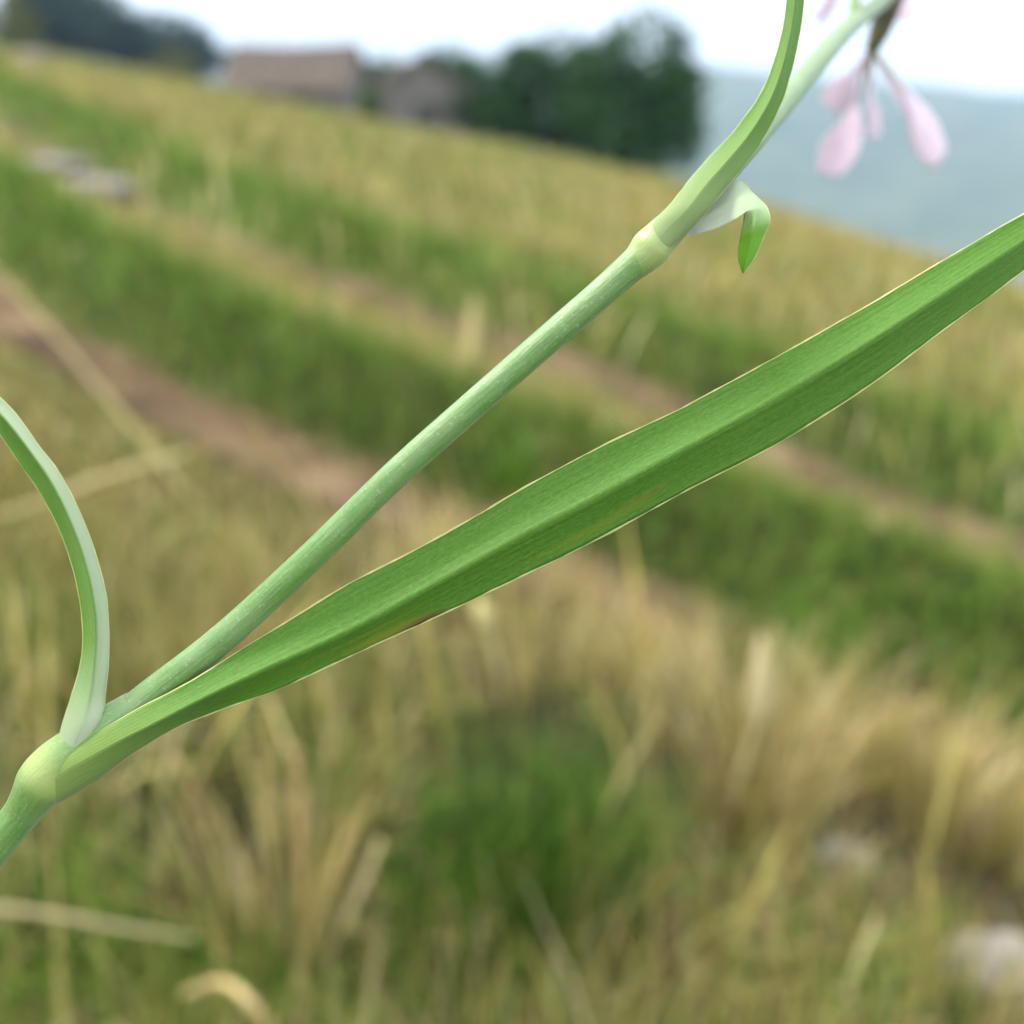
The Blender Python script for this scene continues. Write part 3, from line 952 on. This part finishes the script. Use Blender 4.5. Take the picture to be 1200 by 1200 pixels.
stalk([(838, 990, None), (868, 905, 1010), (888, 830, 1000), (893, 745, 990)], .0038, (.54, .46, .26), 'stout pale straw standing below the right half of the long leaf', True)
stalk([(-60, 1060, 690), (60, 1072, 700), (150, 1088, 715), (230, 1100, 730)], .0028, (.46, .39, .22), 'pale straw lying level at the bottom left edge')
stalk([(345, 1260, None), (300, 1185, 660), (262, 1152, 680), (215, 1165, 700)], .0042, (.60, .46, .22), 'bent golden straw arching at the bottom left')
stalk([(380, 1140, None), (405, 1080, 800), (428, 1030, 800), (446, 985, 800)], .0040, (.56, .48, .26), 'slanting pale straw leaning right, left of the dark green tuft')
stalk([(364, 1150, None), (360, 1090, 790), (358, 1030, 790), (352, 960, 790)], .0044, (.46, .33, .14), 'upright tan straw left of the slanting pale straw')
stalk([(228, 590, None), (150, 495, 1680), (70, 400, 1740), (-30, 290, 1800)], .0055, (.40, .34, .15), 'long golden straw slanting across the nearer wheel rut')
stalk([(-70, 625, None), (40, 592, 1330), (120, 560, 1340), (220, 530, 1360)], .0055, (.52, .45, .22), 'pale straw behind the curved left leaf')
stalk([(545, 480, None), (550, 430, 2200), (553, 392, 2200), (556, 350, 2200)], .0060, (.50, .41, .19), 'pale seed stalk standing against the farther wheel rut', True)
stalk([(590, 830, None), (582, 775, 1180), (572, 740, 1180), (560, 700, 1180)], .0040, (.56, .50, .22), 'yellowish seed stalk just under the middle of the long leaf', True)


# ------------------------------------------------------------------ stones
def stone(pos, size, label, seed, mat=M_STONE):
    r_ = np.random.default_rng(seed)
    nu_, nv_ = 14, 9
    V = []
    for k in range(nv_):
        th = math.pi * (k + .5) / nv_
        for q in range(nu_):
            ph = 2 * math.pi * q / nu_
            p = np.array([math.sin(th)*math.cos(ph), math.sin(th)*math.sin(ph), math.cos(th)])
            f = 1 + .5 * (smooth_noise(np.array([p[0]*1.6 + seed]), np.array([p[1]*1.6 + p[2]*2.1]), seed)[0] - .5)
            V.append(np.sign(p) * np.abs(p) ** .8 * f * np.array(size))
    V = np.array(V) + np.array([0, 0, size[2] * .45])
    Q = []
    for k in range(nv_-1):
        for q in range(nu_):
            Q.append((k*nu_+q, (k+1)*nu_+q, (k+1)*nu_+(q+1) % nu_, k*nu_+(q+1) % nu_))
    T = []
    top, bot = len(V), len(V)+1
    V = np.concatenate([V, [V[:nu_].mean(0)], [V[-nu_:].mean(0)]])
    for q in range(nu_):
        T.append((top, q, (q+1) % nu_)); T.append((bot, (nv_-1)*nu_+(q+1) % nu_, (nv_-1)*nu_+q))
    me = mesh_np('stone', V, np.array(Q), mat, tris=np.array(T))
    me.location = pos
    tag(me, label, 'stone', 'stones in the turf')
    return me


stone(cast(1165, 1150) - np.array([0, 0, .012]), (.05, .045, .028), 'pale grey stone in the grass at the bottom right corner', 3)
stone(cast(985, 1010) - np.array([0, 0, .008]), (.032, .028, .018), 'small grey stone half hidden in grass left of the corner stone', 5)
stone(cast(60, 190), (.20, .12, .045), 'flat whitish stone on the farther wheel rut, left one', 7)
stone(cast(108, 212), (.22, .10, .045), 'flat whitish stone on the farther wheel rut, right one', 9)
stone(cast(36, 76), (.30, .22, .2), 'pale boulder near the crest at the upper left', 12)


# ------------------------------------------------------------------ trees and bushes
def tree(name, base, blobs, nleaf, size, cols, label, cat, group, trunk_h):
    e = empty(name, tuple(base), label, cat, group)
    base = np.asarray(base)
    pts, cs = [], []
    tot = sum(b[3]*b[4] for b in blobs)
    for (bx, by, bz, rx, rz) in blobs:
        n = int(nleaf * rx * rz / tot)
        d = rng.normal(size=(n, 3)); d /= np.linalg.norm(d, axis=1)[:, None]
        lump = .78 + .5 * smooth_noise(d[:, 0]*2.4 + bx, d[:, 1]*2.4 + d[:, 2]*2.2 + bz, 3)
        rad = rng.random(n) ** .28 * lump
        p = np.array([bx, by, bz]) + d * rad[:, None] * np.array([rx, rx, rz])
        pts.append(p)
        clump = smooth_noise(p[:, 0]*1.3, p[:, 2]*1.3 + p[:, 1], 15)
        c = np.asarray(cols)[rng.integers(0, len(cols), n)] * (.7 + .6 * clump)[:, None]
        cs.append(c)
    p = np.concatenate(pts) + base
    c = np.concatenate(cs)
    ok = p[:, 2] > base[2] + .05
    p, c = p[ok], c[ok]
    n = len(p)
    a = rng.normal(size=(n, 3)); a /= np.linalg.norm(a, axis=1)[:, None]
    b = np.cross(a, rng.normal(size=(n, 3))); b /= np.linalg.norm(b, axis=1)[:, None]
    s = size * rng.uniform(.6, 1.3, (n, 1))
    V = np.stack([p - a*s, p + b*s*.55, p + a*s, p - b*s*.55], 1).reshape(-1, 3)
    Q = np.arange(4*n).reshape(-1, 4)
    mesh_np('crown', V, Q, M_FOLIAGE, e, smooth=False, cols=np.repeat(c, 4, 0))
    if trunk_h:
        tp = np.array([base + [0, 0, -.2], base + [.05, 0, trunk_h*.4], base + [-.1, .05, trunk_h]])
        tv, tq, tt, tu = tube(catmull(tp + np.array([[0, 0, 0], [1e-3, 0, 0], [2e-3, 0, 0]]), 10), np.linspace(.22, .08, 10) * trunk_h / 4, 9)
        tr = mesh_np('trunk', tv, tq, M_BARK, e, tris=tt)
        for (bx, by, bz, rx, rz) in blobs[:6]:
            st_ = base + np.array([0, 0, trunk_h * .45])
            en = base + np.array([bx, by, bz])
            lp = np.linspace(st_, en, 7)
            lp[1:-1, 2] += .12 * np.sin(np.linspace(.5, 2.6, 5)) * trunk_h
            tv, tq, tt, tu = tube(lp, np.linspace(.09, .02, 7) * trunk_h / 4, 6)
            mesh_np('limb', tv, tq, M_BARK, tr, tris=tt)
    return e


def at(px, yd):
    """a ground point at picture column px and distance yd up the slope"""
    x = (px - 600) / FPX * yd * 1.0
    for _ in range(4):
        z = ground_z(x, yd)
        fw = yd * CP - (z - H) * SP
        x = (px - 600) / FPX * fw
    return np.array([x, yd, ground_z(x, yd)])


DARKG = np.array([[.018, .066, .016], [.028, .090, .020], [.012, .046, .012], [.040, .105, .026]])
MIDG = np.array([[.05, .09, .03], [.035, .07, .025], [.07, .105, .035]])
OLIVE = np.array([[.10, .115, .03], [.075, .095, .025], [.13, .13, .045]])


def crown(w, h, n=9, seed=1, low=.2):
    r_ = np.random.default_rng(seed)
    bl = [(0, 0, h*.56, w*.37, h*.40), (0, 0, h*.34, w*.42, h*.34), (-w*.2, 0, h*.12, w*.26, h*.16), (w*.2, 0, h*.12, w*.26, h*.16)]
    for q in range(n):
        a = r_.uniform(0, 2*math.pi); zz = r_.uniform(low, .80)
        rr_ = w*.5*math.sqrt(max(.02, 1-((zz-.34)/.60)**2)) * .74
        sz = 1.1 - .6 * zz
        bl.append((rr_*math.cos(a), rr_*math.sin(a), h*zz, w*r_.uniform(.17, .25)*sz, h*r_.uniform(.13, .19)*sz))
    return bl


G1 = 'dark trees beside the stone hut'
tree('broadleaf_tree', at(742, 43), crown(5.6, 5.7, 15, 3, .06), 7000, .16, DARKG, 'tallest dark green tree at the right end of the clump', 'tree', G1, 2.6)
tree('broadleaf_tree', at(646, 47), crown(5.4, 4.7, 14, 5, .06), 5500, .16, DARKG, 'rounded dark green tree in the middle of the clump', 'tree', G1, 2.2)
tree('broadleaf_tree', at(574, 49), crown(4.0, 3.4, 10, 8, .06), 4000, .15, DARKG, 'lower dark tree at the left of the clump behind the hut', 'tree', G1, 1.8)
tree('broadleaf_tree', at(522, 62), crown(4.6, 4.5, 9, 12, .06), 3200, .17, DARKG, 'dark treetop rising just behind the stone hut', 'tree', G1, 2.0)
tree('broadleaf_tree', at(452, 70), crown(3.4, 3.7, 9, 14, .06), 3000, .18, MIDG, 'green treetop showing between the two roofs', 'tree', G1, 2.0)
HAZEG = np.array([[.030, .062, .048], [.042, .078, .056], [.022, .050, .042]])  # bluish tint paints distance haze into the leaf colour
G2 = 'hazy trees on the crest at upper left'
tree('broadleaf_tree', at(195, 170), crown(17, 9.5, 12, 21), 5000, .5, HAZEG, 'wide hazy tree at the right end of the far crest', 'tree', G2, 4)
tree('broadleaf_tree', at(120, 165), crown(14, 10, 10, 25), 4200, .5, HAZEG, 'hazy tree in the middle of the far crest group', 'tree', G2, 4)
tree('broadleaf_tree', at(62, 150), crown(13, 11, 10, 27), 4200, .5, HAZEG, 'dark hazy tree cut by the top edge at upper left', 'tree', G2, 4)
G3 = 'olive bushes on the slope'
tree('bush', at(433, 45), crown(1.1, 1.35, 7, 31, .1), 900, .10, MIDG * 1.3, 'small green bush in front of the stone house', 'bush', G3, .5)
tree('bush', at(205, 95), crown(4.2, 2.2, 7, 33, .1), 1100, .18, OLIVE, 'olive bush below the wide hazy tree', 'bush', G3, .8)
tree('bush', at(14, 70), crown(3.6, 3.2, 7, 35, .1), 1100, .16, OLIVE, 'olive bush at the upper left picture edge', 'bush', G3, .8)


# ------------------------------------------------------------------ houses
def quad_box(x0, x1, y0, y1, z0, z1):
    V = [(x, y, z) for z in (z0, z1) for y in (y0, y1) for x in (x0, x1)]
    Q = [(0, 2, 3, 1), (4, 5, 7, 6), (0, 1, 5, 4), (2, 6, 7, 3), (0, 4, 6, 2), (1, 3, 7, 5)]
    return np.array(V, float), np.array(Q)


def house(base, w, d, eave, ridge, yaw, label, openings, along_x=True, sag=.12):
    e = empty('stone_house', tuple(base), label, 'house', 'stone buildings on the crest')
    base = np.asarray(base)
    c, s = math.cos(yaw), math.sin(yaw)
    R = np.array([[c, -s, 0], [s, c, 0], [0, 0, 1]])
    def put(name, V, Q, mat, par=e, tris=None):
        return mesh_np(name, np.asarray(V) @ R.T + base, Q, mat, par, smooth=False, tris=tris)
    hw, hd = w/2, d/2
    # walls: front wall is built round its openings
    th = .45
    xs = sorted({-hw, hw, *[o[0] for o in openings], *[o[1] for o in openings]})
    for a, b in zip(xs[:-1], xs[1:]):
        op = [o for o in openings if o[0] <= a + 1e-6 and o[1] >= b - 1e-6]
        if op:
            o = op[0]
            if o[2] > 0: put('wall', *quad_box(a, b, -hd, -hd+th, -.8, o[2]), M_WALL)
            put('wall', *quad_box(a, b, -hd, -hd+th, o[3], eave), M_WALL)
        else:
            put('wall', *quad_box(a, b, -hd, -hd+th, -.8, eave), M_WALL)
    put('wall', *quad_box(-hw, hw, hd-th, hd, -.8, eave), M_WALL)
    for x0, x1 in ((-hw, -hw+th), (hw-th, hw)):
        put('wall', *quad_box(x0, x1, -hd+th+.002, hd-th-.002, -.8, eave), M_WALL)
    if along_x:
        for x0, x1 in ((-hw, -hw+th), (hw-th, hw)):
            V = [(x0, -hd, eave+.002), (x0, hd, eave+.002), (x0, 0, ridge-.05), (x1, -hd, eave+.002), (x1, hd, eave+.002), (x1, 0, ridge-.05)]
            put('gable', V, [(0, 3, 5, 2), (1, 2, 5, 4), (0, 1, 4, 3)], M_WALL, tris=[(0, 2, 1), (3, 4, 5)])
        prof = [(-hd-.35, eave-.12), (0, ridge), (hd+.35, eave-.12)]
    else:
        for y0, y1 in ((-hd, -hd+th), (hd-th, hd)):
            V = [(-hw, y0, eave+.002), (hw, y0, eave+.002), (0, y0, ridge-.05), (-hw, y1, eave+.002), (hw, y1, eave+.002), (0, y1, ridge-.05)]
            put('gable', V, [(0, 2, 5, 3), (1, 4, 5, 2), (0, 3, 4, 1)], M_WALL, tris=[(0, 1, 2), (3, 5, 4)])
        prof = [(-hw-.35, eave-.12), (0, ridge), (hw+.35, eave-.12)]
    # roof slabs in rows of stone slates, slightly sagging
    ln = (hw if along_x else hd) + .3
    nr, nc = 7, 12
    for side in (0, 1):
        a, b = (prof[0], prof[1]) if side == 0 else (prof[2], prof[1])
        V, Q, o = [], [], 0
        for r in range(nr):
            for q in range(nc):
                t0, t1 = r/nr, (r+1.12)/nr
                l0, l1 = -ln + 2*ln*q/nc, -ln + 2*ln*(q+1)/nc - .02
                dz = random.uniform(0, .05)
                for (t, l, up) in ((t0, l0, .0), (t0, l1, .0), (min(t1, 1), l1, 0), (min(t1, 1), l0, 0), (t0, l0, .1), (t0, l1, .1), (min(t1, 1), l1, .03), (min(t1, 1), l0, .03)):
                    p = a[0] + (b[0]-a[0])*t
                    z = a[1] + (b[1]-a[1])*t + up + dz*(up > 0) - sag*math.sin((l/ln+1)*math.pi/2)*t
                    V.append((l, p, z) if along_x else (p, l, z))
                Q += [(o, o+3, o+2, o+1), (o+4, o+5, o+6, o+7), (o, o+1, o+5, o+4), (o+1, o+2, o+6, o+5), (o+2, o+3, o+7, o+6), (o+3, o, o+4, o+7)]
                o += 8
        put('roof', V, Q, M_ROOF)
    for (x0, x1, z0, z1, kind) in openings:
        if kind == 'door':
            put('door', *quad_box(x0+.02, x1-.02, -hd+.25, -hd+.32, max(z0, -.1), z1-.02), M_WOOD)
        else:
            f = put('window', *quad_box(x0+.03, x1-.03, -hd+.26, -hd+.30, z0+.03, z1-.03), M_GLASS)
            put('frame', *quad_box((x0+x1)/2-.04, (x0+x1)/2+.04, -hd+.20, -hd+.255, z0+.03, z1-.03), M_WOOD, f)
            put('lintel', *quad_box(x0-.15, x1+.15, -hd-.04, -hd-.002, z1+.002, z1+.22), M_STONE, f)
    return e


house(at(352, 66), 6.6, 5.4, .7, 3.1, math.radians(-8), 'long low stone house with weathered brown roof on the crest',
      [(-2.4, -1.5, -.8, .45, 'door'), (.6, 1.3, -.2, .4, 'window')])
house(at(488, 50), 3.9, 4.6, 1.35, 2.75, math.radians(12), 'small grey stone hut with dark window in front of dark trees',
      [(-.35, .65, .0, 1.0, 'window')], along_x=False)

# ------------------------------------------------------------------ summer haze over the valley
V, Q = quad_box(-4600, 4600, -600, 4200, -260, 330)
m = bpy.data.materials.new('summer_haze')
m.use_nodes = True
nt = m.node_tree
nt.nodes.clear()
o_ = nt.nodes.new('ShaderNodeOutputMaterial')
pv = nt.nodes.new('ShaderNodeVolumePrincipled')
pv.inputs['Density Attribute'].default_value = ''
pv.inputs['Color'].default_value = (0.50, 0.72, 1.0, 1)
pv.inputs['Density'].default_value = 0.00031
nt.links.new(pv.outputs['Volume'], o_.inputs['Volume'])
haze = mesh_np('haze', V, Q, m, smooth=False)
tag(haze, 'pale blue summer haze filling the valley air', 'haze', kind='stuff')
